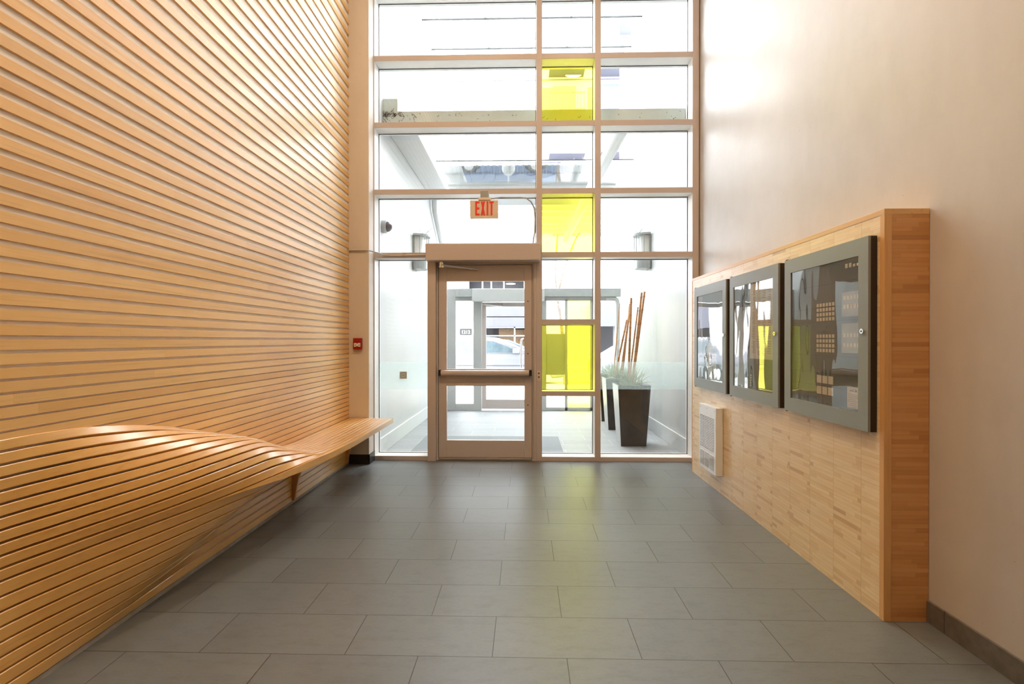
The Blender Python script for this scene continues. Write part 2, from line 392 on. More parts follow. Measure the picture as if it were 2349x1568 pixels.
# front edge board of the seat
eb = MB(); secs = []
for Y in stations(2.5, YS1):
    e = prof(Y, 1.); h = .042 * sst(2.5, 3.3, Y) + .002; w = .022
    secs.append([(e.x + .010 * sst(2.5, 3.2, Y), Y, e.y + .001), (e.x + .010 * sst(2.5, 3.2, Y), Y, e.y - h), (e.x + .012 - w, Y, e.y - h), (e.x + .012 - w, Y, e.y - .001)])
eb.loft(secs); eb.build('front_edge', M['bench'], bench, bevel=.003)
lo = MB()
for k in range(NL):
    fa = (lambda k: lambda Y: low(Y, k + .07))(k); fb = (lambda k: lambda Y: low(Y, k + .93))(k)
    strip(lo, fa, fb, stations(YS0, YS1 - .01, .04), .018)
lo.build('skirt_slats', M['bench'], bench, smooth=True)
for Yb in (3.98, 5.19):
    pts = [(XL - .0, .03), (XL + .018, .03), (XL + .034, .12), (XL + .05, .21), (XL + .09, .30), (XL + .18, .38), (XL + .32, .43), (Xe(Yb) - .01, .445), (Xe(Yb) - .01, .46), (XL, .462)]
    MB().prism(pts, lambda u, v, w: (u, w, v), Yb, Yb + .028).build('bracket', M['bracket'], bench, bevel=.002)

# wall slats above the bench (lower edges measured up the wall)
zs = [.487, .530, .574, .619, .663, .708, .753, .798, .843, .888, .933, .978, 1.023, 1.068, 1.115, 1.163, 1.213, 1.265, 1.318, 1.372, 1.427, 1.483, 1.540, 1.598, 1.657, 1.717, 1.780, 1.845, 1.911, 1.978, 2.047, 2.118, 2.190,
      2.264, 2.340, 2.418, 2.498, 2.578, 2.660, 2.744, 2.828, 2.914, 3.002, 3.091, 3.181, 3.272, 3.365, 3.459, 3.555, 3.652, 3.751, 3.851, 3.952, 4.058, 4.165, 4.273, 4.382, 4.493, 4.606, 4.72]
while zs[-1] < ZC - .16: zs.append(zs[-1] + .117)
sl = MB()
for i, zb in enumerate(zs):
    h = .0375 if i < 14 else .0375 + min(.007, (zb - 1.06) * .004)
    zt = zb + h
    ystart = YB + .02
    if zb < .96:
        ya = 1.7
        while ya < 4.2 and z0(ya) > zt - .004: ya += .01
        ystart = ya
        sl.box(XL - .011, XL, max(YS0, ya - .15), YCOL - .002, zb, zt); continue
    cuts = [ystart]
    y = ystart + random.uniform(.6, 4.2)
    while y < YCOL - .8: cuts.append(y); y += random.uniform(3.4, 4.9)
    cuts.append(YCOL - .002)
    for a, b in zip(cuts, cuts[1:]):
        sl.box(XL - .011, XL, a + .0002, b - .0002, zb, zt)
sl.build('slats', M['slat'], wl, bevel=.0)

# ------------------------------------------------------------------ window wall
zT = [.0, .70, 1.468, 2.19, 2.874, 3.598, 4.318, 5.04, 5.76]     # lower edges of transoms
hT = .057
xV = [(-1.66, -1.627), (.126, .186), (.752, .814), (1.789, XR)]
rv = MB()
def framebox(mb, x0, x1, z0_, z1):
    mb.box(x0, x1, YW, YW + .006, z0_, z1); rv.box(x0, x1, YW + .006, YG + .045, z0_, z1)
win = empty('window_1', (0, YW, 0), **ST)
fr = MB()
framebox(fr, -1.66, -1.627, 0, ZC); framebox(fr, 1.789, 1.855, 0, ZC)
fr.box(1.845, XR, YW + .035, YG + .045, 0, ZC); fr.box(-1.668, -1.655, YW + .02, YG + .045, 0, ZC)
framebox(fr, .126, .186, 2.19, ZC); framebox(fr, .126, .186, 0, 2.19); framebox(fr, .752, .814, 0, ZC)
bays = [(-1.627, .126), (.186, .752), (.814, 1.789)]
DXL, DXR = -1.044, .126      # door opening incl. frame
for zt in zT[3:]:
    for a, b in bays: framebox(fr, a, b, zt, zt + hT)
for a, b in bays[1:]: framebox(fr, a, b, 0, .047)
framebox(fr, -1.627, DXL, 0, .047)
framebox(fr, .186, .752, .70, .752); framebox(fr, .186, .752, 1.468, 1.525)
for a, b in bays: framebox(fr, a, b, ZC - .06, ZC)
fr.build('frame', M['frame'], win, bevel=.0015)
rv.build('reveal', M['reveal'], win, label='inner sides of the mullions, whitened to carry daylight')
gk = MB()
def pane(x0, x1, a, b, mat, nm='pane'):
    B(x0 + .001, x1 - .001, YG - .003, YG + .003, a + .001, b - .001).build(nm, mat, win)
    g = .006
    gk.box(x0, x1, YG - .010, YG - .0035, a, a + g); gk.box(x0, x1, YG - .010, YG - .0035, b - g, b)
    gk.box(x0, x0 + g, YG - .010, YG - .0035, a, b); gk.box(x1 - g, x1, YG - .010, YG - .0035, a, b)
for i in range(3, 8):
    for j, (a, b) in enumerate(bays):
        t = zT[i] + hT; u = zT[i + 1]
        yel = j == 1 and i in (3, 5)
        pane(a, b, t, u, M['yellow'] if yel else M['glass'], 'tinted_pane' if yel else 'pane')
for a, b in bays: pane(a, b, zT[8] + hT, ZC - .06, M['glass'])
pane(-1.627, DXL, .047, 2.19, M['glass']); pane(.814, 1.789, .047, 2.19, M['glass'])
pane(.186, .752, .047, .70, M['glass']); pane(.186, .752, .752, 1.468, M['yellow'], 'tinted_pane'); pane(.186, .752, 1.525, 2.19, M['glass'])
gk.build('gasket', M['framedk'], win)
bnd = MB()
for a, b in ((-1.627, DXL), (.814, 1.789)): bnd.box(a + .012, b - .012, YG - .0045, YG - .004, .757, 1.061)
bnd.build('frosted_band', M['band'], win)

# door with frame
dr = empty('door_1', (-.43, YW, 0), **ST)
df = MB()
df.box(-1.044, -.955, YW - .035, YG + .03, 0, 2.19); df.box(-.955, -.938, YW + .02, YG + .03, 0, 2.135)
df.box(-.945, -.922, YW + .066, YG + .03, 0, 2.135); df.box(.068, .09, YW + .066, YG + .03, 0, 2.135); df.box(-.94, .085, YW + .066, YG + .03, 2.10, 2.135)
df.box(.097, .126, YW - .005, YG + .03, 0, 2.19); df.box(.082, .097, YW + .02, YG + .03, 0, 2.135)
df.box(-.955, .097, YW - .005, YG + .03, 2.135, 2.19); df.box(-.94, .085, YW + .02, YG + .03, 2.118, 2.135)
df.box(-.955, .10, YW + .0, YG + .03, 0, .014)
df.build('door_frame', M['frame'], dr, bevel=.003)
lf = MB(); LY0, LY1 = YW + .018, YW + .062; lx0, lx1 = -.932, .078
gl_ = (-.845, -.003)
lf.box(lx0, gl_[0], LY0, LY1, .03, 2.11); lf.box(gl_[1], lx1, LY0, LY1, .03, 2.11)
lf.box(gl_[0], gl_[1], LY0, LY1, 1.938, 2.11); lf.box(gl_[0], gl_[1], LY0, LY1, .806, .989); lf.box(gl_[0], gl_[1], LY0, LY1, .03, .217)
leaf = lf.build('door_leaf', M['frame'], dr, bevel=.0025)
for a, b in ((.217, .806), (.989, 1.938)):
    B(gl_[0] + .001, gl_[1] - .001, LY0 + .02, LY0 + .026, a + .001, b - .001).build('pane', M['glass'], dr)
mb = MB()
for zz in (1.72, 1.155, .60): mb.cyl((.035, LY0 - .0015, zz), (.035, LY0 + .004, zz), .007, 12)
build_each(mb, 'screw_hole', M['slot'], dr)
mb = MB()
for zz in (1.31, 1.045): mb.cyl((.028, LY0 - .004, zz), (.028, LY0 + .004, zz), .016, 20)
build_each(mb, 'bolt_cover', M['frame'], dr, label='round cover disc on the right stile')
pb = MB(); pb.prism([(LY0 - .062, .925), (LY0 - .068, .945), (LY0 - .062, .972), (LY0 - .04, .978), (LY0 - .018, .972), (LY0 - .018, .925)], lambda u, v, w: (w, u, v), -.90, .047)
pb.build('push_bar', M['frame'], dr, bevel=.002)
mb = MB()
for a, b in ((-.925, -.9), (.047, .075)): mb.box(a, b, LY0 - .066, LY0, .918, .982)
build_each(mb, 'push_bar_end', M['black'], dr, bevel=.004, label='black end cap of the push bar')
B(-.93, .075, YW - .01, YW + .06, .012, .03).build('threshold', M['steel'], dr, bevel=.002)

# operator box over the door
op = thing('door_operator', (-.43, YW - .09, 2.13), 'long beige automatic opener box above the glass entrance door', 'door opener')
B(-1.045, .165, YW - .15, YW - .001, 2.138, 2.318).build('housing', M['frame'], op, bevel=.008)
mb = MB(); mb.cyl((-.885, YW - .07, 2.137), (-.885, YW - .07, 2.085), .026, 20); mb.cyl((-.885, YW - .07, 2.09), (-.885, YW - .07, 2.07), .032, 20)
mb.build('spindle', M['chrome'], op, smooth=True)
mb = MB(); mb.tube([(-.885, YW - .085, 2.095), (-.72, YW - .05, 2.085), (-.56, YW - .012, 2.072)], [.015, .012, .009], 10); mb.build('arm', M['steel'], op, smooth=True)
mb = MB(); mb.box(-.60, -.50, YW - .012, YW + .018, 2.055, 2.068); mb.cyl((-.545, YW - .012, 2.062), (-.545, YW - .012, 2.082), .012, 14); mb.build('arm_shoe', M['steel'], op, bevel=.003)

# exit sign
EX = thing('exit_sign', (-.43, 5.36, 2.58), 'beige EXIT sign with red letters hanging above the glass door', 'sign')
B(-.573, -.280, 5.335, 5.375, 2.583, 2.768).build('casing', M['exitbody'], EX, bevel=.003)
B(-.487, -.358, 5.325, 5.385, 2.768, 2.797).build('canopy', M['exitbody'], EX, bevel=.006)
B(-.466, -.383, 5.335, 5.469, 2.797, 2.872).build('junction_box', M['lantern'], EX, bevel=.004)
lt = MB(); zb, zt = 2.612, 2.757; q = .018
def pl(pts): lt.prism(pts, lambda u, v, w: (u, w, v), 5.3345, 5.331)
x = -.519
pl([(x, zb), (x + .045, zb), (x + .045, zb + q), (x + q, zb + q), (x + q, (zb + zt) / 2 - .009), (x + .043, (zb + zt) / 2 - .009), (x + .043, (zb + zt) / 2 + .009), (x + q, (zb + zt) / 2 + .009), (x + q, zt - q), (x + .045, zt - q), (x + .045, zt), (x, zt)])
x = -.461
pl([(x, zb), (x + .018, zb), (x + .044, zt), (x + .026, zt)]); lt.prism([(x + .001, zt), (x + .019, zt), (x + .045, zb), (x + .027, zb)], lambda u, v, w: (u, w, v), 5.3344, 5.3308)
x = -.400
pl([(x, zb), (x + .018, zb), (x + .018, zt), (x, zt)])
x = -.371
pl([(x + .014, zb), (x + .032, zb), (x + .032, zt - q), (x + .046, zt - q), (x + .046, zt), (x, zt), (x, zt - q), (x + .014, zt - q)])
lt.build('lettering', M['exitred'], EX, label='red EXIT letters')
mb = MB()
mb.tube([(-.383, 5.40, 2.80), (-.33, 5.40, 2.805), (-.25, 5.43, 2.825), (-.2, 5.455, 2.828), (-.05, 5.455, 2.828), (.02, 5.455, 2.82), (.07, 5.455, 2.78), (.105, 5.455, 2.71), (.113, 5.455, 2.60), (.108, 5.455, 2.45), (.095, 5.455, 2.39), (.09, 5.455, 2.318)], .0075, 8)
mb.build('conduit', M['lantern'], smooth=True, **tagd('thin dark conduit curving from the EXIT sign down to the door opener', 'conduit'))
mb = MB()
mb.tube([(-1.842, 5.283, 2.245), (-1.66, 5.283, 2.245), (-1.60, 5.36, 2.238), (-1.52, 5.45, 2.22), (-1.40, 5.458, 2.216), (-1.046, 5.458, 2.222)], .008, 8)
for xx in (-1.30, -1.62): mb.box(xx - .006, xx + .006, 5.44, 5.469, 2.205, 2.245) if xx > -1.5 else None
mb.build('conduit', M['steel'], smooth=True, **tagd('thin grey conduit running from the slatted wall across the window to the door opener', 'conduit'))
# wall devices
fa = thing('fire_alarm_pull_station', (-1.747, YCOL, 1.2), 'small red pull station on the tan column beside the slatted wall', 'fire alarm')
B(-1.793, -1.703, YCOL - .035, YCOL, 1.203, 1.322).build('body', M['red'], fa, bevel=.003)
mb = MB(); mb.prism([(-1.782, 1.232), (-1.765, 1.232), (-1.748, 1.240), (-1.731, 1.232), (-1.714, 1.232), (-1.714, 1.270), (-1.735, 1.272), (-1.748, 1.263), (-1.761, 1.272), (-1.782, 1.270)], lambda u, v, w: (u, w, v), YCOL - .0355, YCOL - .040)
mb.build('pull_handle', M['label'], fa, bevel=.0015, label='white T shaped handle')
mb = MB()
for a in (-1.775, -1.735): mb.box(a, a + .018, YCOL - .0405, YCOL - .0402, 1.246, 1.252)
build_each(mb, 'handle_mark', M['slot'], fa)
sp = thing('switch_plate', (.146, YW, .92), 'small brass key switch plate on the mullion right of the door', 'switch')
B(.132, .172, YW - .006, YW - .0005, .865, .975).build('plate', M['exitbody'], sp, bevel=.0015)
mb = MB(); mb.cyl((.152, YW - .0065, .945), (.152, YW - .012, .945), .009, 14); mb.cyl((.152, YW - .0065, .905), (.152, YW - .012, .905), .009, 14); mb.box(.148, .156, YW - .008, YW - .006, .88, .884)
build_each(mb, 'key_cylinder', M['slot'], sp)

# ------------------------------------------------------------------ wood panel box on the right
PX0, PY0, PY1, PZ = 1.665, 2.395, 5.095, 1.908
wp = thing('wood_panel_wall', (1.76, 3.7, 0), 'chest-high maple strip panelled box standing along the right wall', 'panelling')
B(PX0 + .002, XR - .001, PY0 + .002, PY1, .0, PZ - .002).build('core', M['woodtrim'], wp)
B(PX0 - .002, PX0 + .002, PY0 + .026, PY1 - .014, .0, PZ - .026).build('front_strips', M['parquetY'], wp, label='pale maple strips on the long front face')
B(PX0 + .030, XR - .002, PY0 - .002, PY0 + .002, .0, PZ - .026).build('end_strips', M['parquetX'], wp, label='maple strips on the narrow end face, tone darkened for shade')
mb = MB(); mb.box(PX0 - .004, XR - .002, PY0 - .003, PY1, PZ - .026, PZ); mb.build('top_cap', M['woodtrimY'], wp, bevel=.001)
mb = MB(); mb.box(PX0 - .004, PX0 + .030, PY0 - .004, PY0 + .026, 0, PZ - .026); mb.box(PX0 - .004, PX0 + .004, PY1 - .014, PY1, 0, PZ - .026)
mb.build('corner_trim', M['woodtrim'], wp, bevel=.001)

def cabinet(y0, y1, label):
    t = thing('directory_cabinet', (PX0 - .004, (y0 + y1) / 2, .866), label, 'display cabinet', 'grey framed cabinets on the wood panel')
    xf = 1.620; xb = PX0 - .0045; za, zb = .866, 1.793; bw = .072; bh = .083
    B(xf + .012, xb, y0 + .006, y1 - .006, za + .006, zb - .006).build('case', M['cabside'], t)
    mb = MB()
    mb.box(xf, xf + .012, y0, y0 + bw, za, zb); mb.box(xf, xf + .012, y1 - bw, y1, za, zb)
    mb.box(xf, xf + .012, y0 + bw, y1 - bw, za, za + bh); mb.box(xf, xf + .012, y0 + bw, y1 - bw, zb - bh, zb)
    mb.build('door_frame', M['cab'], t)
    mb = MB(); mb.box(xf + .012, xb, y0 - .0005, y0 + .006, za, zb); mb.box(xf + .012, xb, y0, y1, za, za + .006); mb.build('edge_return', M['cabside'], t)
    mb = MB()
    for zz in (za - .006, zb): mb.cyl((xf + .01, y1 - .012, zz), (xf + .01, y1 - .012, zz + .006), .008, 10)
    build_each(mb, 'hinge_pin', M['cabside'], t)
    mb = MB(); mb.cyl((xf + .002, y0 + .036, 1.343), (xf - .009, y0 + .036, 1.343), .0125, 20); lk = mb.build('lock', M['chrome'], t, smooth=True)
    mb = MB(); mb.cyl((xf - .0088, y0 + .036, 1.343), (xf - .0100, y0 + .036, 1.343), .0045, 12); mb.build('keyhole', M['slot'], lk)
    ga, gb = y0 + bw, y1 - bw; zc, zd = za + bh, zb - bh
    B(xf + .0105, xf + .0119, ga, gb, zc, zd).build('back_panel', M['panelgrey'], t)
    # warped clear sheet
    pn = MB(); nu, nv = 30, 38; vs = []
    rng = random.Random(int(y0 * 100)); ph = [rng.uniform(0, 6.28) for _ in range(6)]
    for j in range(nv + 1):
        for i in range(nu + 1):
            u = i / nu; v = j / nv; e = (math.sin(math.pi * u) * math.sin(math.pi * v)) ** .5
            d = .0010 * e + .00025 * math.sin(5.2 * u + ph[0]) * math.sin(2.6 * v + ph[1]) + .00012 * math.sin(11 * u + ph[2] + 2.5 * v) + .00008 * math.sin(9 * v + ph[3] + 3 * u)
            vs.append((xf + .0052 - d, lerp(ga, gb, u), lerp(zc, zd, v)))
    fs = [(j * (nu + 1) + i, j * (nu + 1) + i + 1, (j + 1) * (nu + 1) + i + 1, (j + 1) * (nu + 1) + i) for j in range(nv) for i in range(nu)]
    pn.add(vs, fs); pn.build('cover_sheet', M['acry'], t, smooth=True)
    return t, xf, ga, gb, zc, zd
# glazing content, far to near
t, xf, ga, gb, zc, zd = cabinet(4.138, 4.897, 'farthest of the three grey cabinets, nearest the window, with a narrow paper list inside')
mb = MB(); mb.box(xf + .0100, xf + .0104, ga + .16, ga + .36, zc + .01, zc + .33); p_ = mb.build('paper_list', M['paper'], t)
mb = MB()
for k in range(22): mb.box(xf + .0094, xf + .0099, ga + .18, ga + .18 + random.uniform(.08, .15), zc + .03 + k * .0125, zc + .0335 + k * .0125)
mb.build('print_lines', M['ink'], p_)
B(xf + .0098, xf + .0104, gb - .12, gb - .01, zc + .005, zd - .01).build('side_strip', M['panellight'], t)
t, xf, ga, gb, zc, zd = cabinet(3.292, 4.061, 'middle of the three grey cabinets on the wood panel, with a tall pale notice inside')
B(xf + .0100, xf + .0104, ga + .02, ga + .36, zc + .22, zd - .01).build('notice_sheet', M['paper'], t)
mb = MB()
for c in range(4):
    for k in range(40):
        if (k * 7 + c * 3) % 9: mb.box(xf + .0094, xf + .0099, ga + .04 + c * .078, ga + .04 + c * .078 + random.uniform(.03, .06), zc + .25 + k * .0115, zc + .2525 + k * .0115)
mb.build('print_lines', M['ink'], t)
mb = MB(); mb.box(xf + .0100, xf + .0104, gb - .20, gb - .01, zc + .01, zc + .60); mb.build('notice_strip', M['panellight'], t)
mb = MB()
for k in range(5): mb.box(xf + .0094, xf + .0099, ga + .33, ga + .352, zc + .02 + k * .018, zc + .033 + k * .018)
build_each(mb, 'indicator', M['label'], t)
t, xf, ga, gb, zc, zd = cabinet(2.440, 3.212, 'nearest and largest looking of the three grey cabinets, showing rows of cream square labels')
mb = MB()
for zz in (1.05, 1.12, 1.215, 1.40, 1.475, 1.60): mb.box(xf + .0100, xf + .0104, ga + .004, gb - .004, zz, zz + .002)
mb.build('panel_seam', M['slot'], t)
mb = MB(); mb.box(xf + .0098, xf + .0104, ga, ga + .115 + .03, 1.235, 1.385); mb.box(xf + .0098, xf + .0104, ga, ga + .145, 1.42, 1.545)
build_each(mb, 'module_plate', M['panellight'], t)
sq = MB()
def sqr(y, z, w=.0175, h=.020): sq.box(xf + .0092, xf + .0097, y, y + w, z, z + h)
for zz in (1.46, 1.505, 1.265, 1.315): 
    for k in range(5): sqr(ga + .004 + k * .027, zz)
for zz in (1.665,):
    for k in range(4): sqr(ga + .006 + k * .030, zz, .02, .014 if k < 2 else .022)
for zb_ in (1.235, 1.405):
    for r_ in range(4):
        for k in range(6): sqr(ga + .205 + k * .0285, zb_ + r_ * .026, .0205, .0185)
for r_ in range(2):
    for k in range(3): sqr(ga + .215 + k * .052, 1.005 + r_ * .060 - .0, .045, .042)
build_each(sq, 'label_square', M['label'], t, label='cream square labels in rows')
cb = B(xf + .0095, xf + .0100, ga + .004, ga + .098, zc + .012, zc + .118).build('certificate', M['exitbody'], t, label='small beige certificate in the lower corner')
mb = MB(); mb.box(xf + .0090, xf + .0094, ga + .018, ga + .062, zc + .083, zc + .091); mb.build('blank_field', M['paper'], cb)
mb = MB()
for k, (a, b) in enumerate([(.03, .07), (.03, .066), (.012, .09), (.012, .088), (.012, .09), (.03, .09), (.012, .09), (.03, .07), (.022, .078), (.03, .068)]):
    mb.box(xf + .0090, xf + .0094, ga + a, ga + b, zc + .108 - k * .0092 - (.008 if k > 1 else 0), zc + .1093 - k * .0092 - (.008 if k > 1 else 0))
mb.box(xf + .0090, xf + .0094, ga + .045, ga + .078, zc + .0965, zc + .101); mb.prism([(ga + .022, .095 + zc), (ga + .036, .095 + zc), (ga + .036, .102 + zc), (ga + .029, .107 + zc), (ga + .022, .102 + zc)], lambda u, v, w: (w, u, v), xf + .0090, xf + .0094)
mb.build('print_lines', M['ink'], cb)

# heater grille
ht = thing('wall_heater', (PX0, 4.5, .158), 'white louvred heater grille low on the wood panel below the far cabinet', 'heater')
hy0, hy1, hx = 4.296, 4.70, 1.600
B(hx, PX0 - .0045, hy0, hy1, .160, .728).build('housing', M['heater'], ht, bevel=.002)
lv = MB(); dk = MB()
for (a, b, n) in ((.352, .640, 21), (.190, .318, 12)):
    for c in range(3):
        ya = hy0 + .045 + c * .115; yb2 = ya + .092
        for k in range(n):
            zz = a + (b - a) * k / n
            dk.box(hx - .0006, hx - .0001, ya, yb2 + .010, zz, zz + .0048)
            lv.box(hx - .004, hx - .0008, ya, yb2, zz + .0058, zz + .0105)
dk.build('slots', M['slot'], ht); lv.build('louvres', M['heater'], ht)
mb = MB()
for yy, zz in ((hy0 + .03, .70), (hy0 + .2, .705), (hy1 - .03, .70), (hy0 + .2, .175)): mb.cyl((hx, yy, zz), (hx - .0025, yy, zz), .005, 10)
build_each(mb, 'screw', M['steel'], ht)

# ------------------------------------------------------------------ ceiling lamps (above the frame)
def downlight(x, y, e):
    t = thing('ceiling_light', (x, y, ZC), 'round warm recessed ceiling light above the lobby', 'light', 'ceiling lights')
    mb = MB(); mb.cyl((x, y, ZC - .001), (x, y, ZC - .03), .20, 32); mb.build('ring', M['frame'], t)
    mb = MB(); mb.cyl((x, y, ZC - .0305), (x, y, ZC - .034), .17, 32); mb.build('diffuser', M['bulb'], t)
    li = bpy.data.lights.new('ceiling_light_lamp', 'AREA'); li.shape = 'DISK'; li.size = .34; li.energy = e; li.color = (1., .70, .43)
    lo_ = bpy.data.objects.new('lamp', li); COL.objects.link(lo_); lo_.location = (x, y, ZC - .036); return lo_
LE = 52
for x, y, e in ((-.9, -1.2, LE * .3), (.9, -1.2, LE * .3), (-.9, 1.9, LE), (.9, 1.9, LE)): downlight(x, y, e)

# ------------------------------------------------------------------ passage outside the glass
OXL, OXR = -1.645, 1.835
PYE = 9.9
B(-2.2, 2.3, YG + .06, 10.4, -.12, -.002).build('floor_passage', M['tileout'], **ST)
B(OXL - .25, OXL, YG + .05, PYE, -.1, 6.6).build('wall_passage_left', M['outwall'], **ST)
B(OXR, OXR + .25, YG + .05, PYE, -.1, 6.6).build('wall_passage_right', M['outwall'], **ST)
B(OXL, OXL + .02, YG + .05, 9.36, 0, .185).build('baseboard_passage_left', M['whitemetal'], bevel=.003, **ST)
B(OXR - .02, OXR, YG + .05, 9.36, 0, .185).build('baseboard_passage_right', M['whitemetal'], bevel=.003, **ST)
B(-2.1, 2.1, YG + .05, YG + .3, ZC - .1, 9).build('wall_above_window', M['outwall'], **ST)
# glass canopy high up
rf = empty('glass_roof', (0, 8, 6.35), label='high glass roof over the entrance passage', category='roof')
gr = thing  # noqa
for ya, yb_ in ((5.96, 7.2), (7.21, 8.0), (8.01, 8.82)):
    B(OXL, OXR, ya, yb_, 6.35, 6.362).build('glass_sheet', M['glass'], rf)
mb = MB()
for yy in (7.2, 8.0, 8.82): mb.box(OXL + .02, OXR, yy, yy + .012, 6.345, 6.368)
mb.build('joint', M['framedk'], rf)
mb = MB()
for xx in (-.62, .73): mb.box(xx - .012, xx + .012, 5.96, 8.83, 6.37, 6.40)
mb.build('rib', M['whitemetal'], rf)
gs = thing('glass_shelf', (.1, 8.6, 4.34), 'thin glass canopy sheet high in the passage above the outer door', 'canopy')
B(OXL + .0, OXR, 8.62, 9.9, 4.335, 4.347).build('glass_sheet', M['glass'], gs)
B(OXL + .0, OXR, 8.610, 8.622, 4.333, 4.349).build('edge', M['corrdark'], gs)
# beams
mb = MB(); mb.box(OXL, OXR, 5.87, 6.0, 3.76, 3.952); mb.box(OXL, OXL + .17, 5.87, 6.0, 3.952, 4.10)
mb.build('concrete_beam', M['concrete'], **tagd('grey stained concrete beam spanning the passage just outside the upper glass', 'beam'))
b2 = thing('concrete_beam', (0, 10.1, 4.35), 'far weathered concrete beam topped with corrugated metal and dry vines', 'beam')
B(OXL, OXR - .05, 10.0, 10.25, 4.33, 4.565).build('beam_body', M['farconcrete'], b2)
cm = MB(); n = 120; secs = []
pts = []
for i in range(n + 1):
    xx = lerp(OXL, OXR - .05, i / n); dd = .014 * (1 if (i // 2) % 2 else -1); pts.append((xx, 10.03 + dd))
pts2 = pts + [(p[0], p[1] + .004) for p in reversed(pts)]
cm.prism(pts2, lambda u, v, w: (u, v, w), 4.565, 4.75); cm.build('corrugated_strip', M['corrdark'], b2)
vn = MB(); rg = random.Random(3)
for k in range(26):
    xx = rg.uniform(OXL + .1, OXR - .2); p = [(xx, 9.985, 4.575)]; dx = rg.uniform(-.04, .06)
    for s in range(7): p.append((p[-1][0] + dx + rg.uniform(-.02, .02), 9.985 + rg.uniform(-.008, .008), p[-1][2] + rg.uniform(-.014, .016)))
    vn.tube(p, .005, 5)
for k in range(9):
    xx = rg.uniform(OXL + .3, OXR - .3); p = [(xx, 9.98, 4.58)]
    for s in range(6): p.append((p[-1][0] + rg.uniform(-.02, .02), 9.985, p[-1][2] - rg.uniform(.01, .04)))
    vn.tube(p, .003, 5)
vn.build('vines', M['vine'], b2, kind='stuff')
vn = MB()
for k in range(22):
    xx = OXL + abs(rg.gauss(0, .12)); p = [(xx, 5.864, 3.92)]
    for s in range(5): p.append((p[-1][0] + rg.uniform(-.03, .03), 5.862, p[-1][2] + rg.uniform(-.04, .03)))
    vn.tube(p, .0022, 4)
for k in range(60):
    xx = rg.uniform(OXL, OXR - .05); p = [(xx, 5.866, rg.uniform(3.80, 3.93))]
    for s in range(3): p.append((p[-1][0] + rg.uniform(-.014, .014), 5.866, p[-1][2] + rg.uniform(-.014, .008)))
    vn.tube(p, .0016, 4)
vn.build('dry_creeper', M['vine'], kind='stuff', **tagd('dark dry creeper stains clinging to the near concrete beam', 'creeper'))
B(OXL, -1.30, 6.02, 13.0, 3.80, 3.93).build('roof_beam', M['whitemetal'], bevel=.01, **tagd('white steel roof beam running along the left passage wall', 'beam'))
mb = MB(); mb.tube([(1.17, 6.10, 3.84), (1.12, 8.5, 3.86), (1.05, 13.0, 3.88)], .085, 20); mb.build('roof_beam', M['whitemetal'], smooth=True, **tagd('round white steel roof beam on the right side of the passage', 'beam'))
# slatted soffit of the street canopy
sf = thing('street_canopy', (0, 12, 4.2), 'white ribbed soffit of the canopy over the sidewalk', 'canopy')
mb = MB(); mb.box(-2.6, 2.6, 10.4, 13.3, 4.26, 4.32); mb.build('deck', M['soffit'], sf)
mb = MB()
for k, yy in enumerate((10.55, 11.0, 11.55, 12.2, 12.7, 13.15)): mb.box(-1.9, 2.3, yy, yy + (.16 if k % 2 else .09), 4.10, 4.26)
mb.build('rib', M['ribgrey'], sf)
dl = thing('pendant_light', (-.36, 11., 3.4), 'round white pendant lamp hanging under the street canopy', 'light')
mb = MB(); mb.cyl((-.36, 11.3, 4.258), (-.36, 11.3, 3.70), .018, 10); mb.build('stem', M['whitemetal'], dl)
mb = MB(); secs = []
for k in range(9):
    a = math.pi * k / 8; rr = max(.002, .15 * math.sin(a)); secs.append([(-.36 + rr * math.cos(q), 11.3 + rr * math.sin(q), 3.56 + .16 * math.cos(a)) for q in [2 * math.pi * i / 20 for i in range(20)]])
mb.loft(secs); mb.build('globe', M['lampwhite'], dl, smooth=True)

# lanterns
def lantern(side, label):
    xw = OXL if side < 0 else OXR; s = 1 if side < 0 else -1; yc = 7.55
    t = thing('wall_lantern', (xw, yc, 2.35), label, 'wall lamp', 'wall lanterns in the passage')
    B(xw, xw + s * .025, yc - .12, yc + .12, 2.34, 2.85).build('backplate', M['lantern'], t, bevel=.004)
    def half(r, n=14): return [(xw + s * (.02 + r * math.cos(a)), yc + r * .85 * math.sin(a)) for a in [math.pi * (i / n - .5) for i in range(n + 1)]]
    MB().prism(half(.22), lambda u, v, w: (u, v, w), 2.83, 2.86).build('cap', M['lantern'], t)
    MB().prism(half(.19), lambda u, v, w: (u, v, w), 2.35, 2.48).build('base', M['lantern'], t)
    MB().prism(half(.12), lambda u, v, w: (u, v, w), 2.48, 2.83).build('diffuser', M['lampwhite'], t)
    mb = MB()
    for a in (-1.1, -.4, .4, 1.1): mb.cyl((xw + s * (.02 + .2 * math.cos(a)), yc + .17 * math.sin(a), 2.48), (xw + s * (.02 + .2 * math.cos(a)), yc + .17 * math.sin(a), 2.83), .006, 8)
    build_each(mb, 'bar', M['lantern'], t)
    mb = MB(); rr = random.Random(5 + side)
    for k in range(12):
        a = rr.uniform(-1.2, 1.2); x_ = xw + s * .15; mb.tube([(x_, yc, 2.86), (x_ + .05 * math.sin(a), yc + .02, 2.90 + rr.uniform(0, .03)), (x_ + .13 * math.sin(a), yc + .03, 2.93 + rr.uniform(0, .06))], .0018, 4)
    build_each(mb, 'bird_spikes', M['lantern'], t)
lantern(-1, 'grey half round lantern on the left wall of the passage')
lantern(1, 'grey half round lantern on the right wall of the passage')
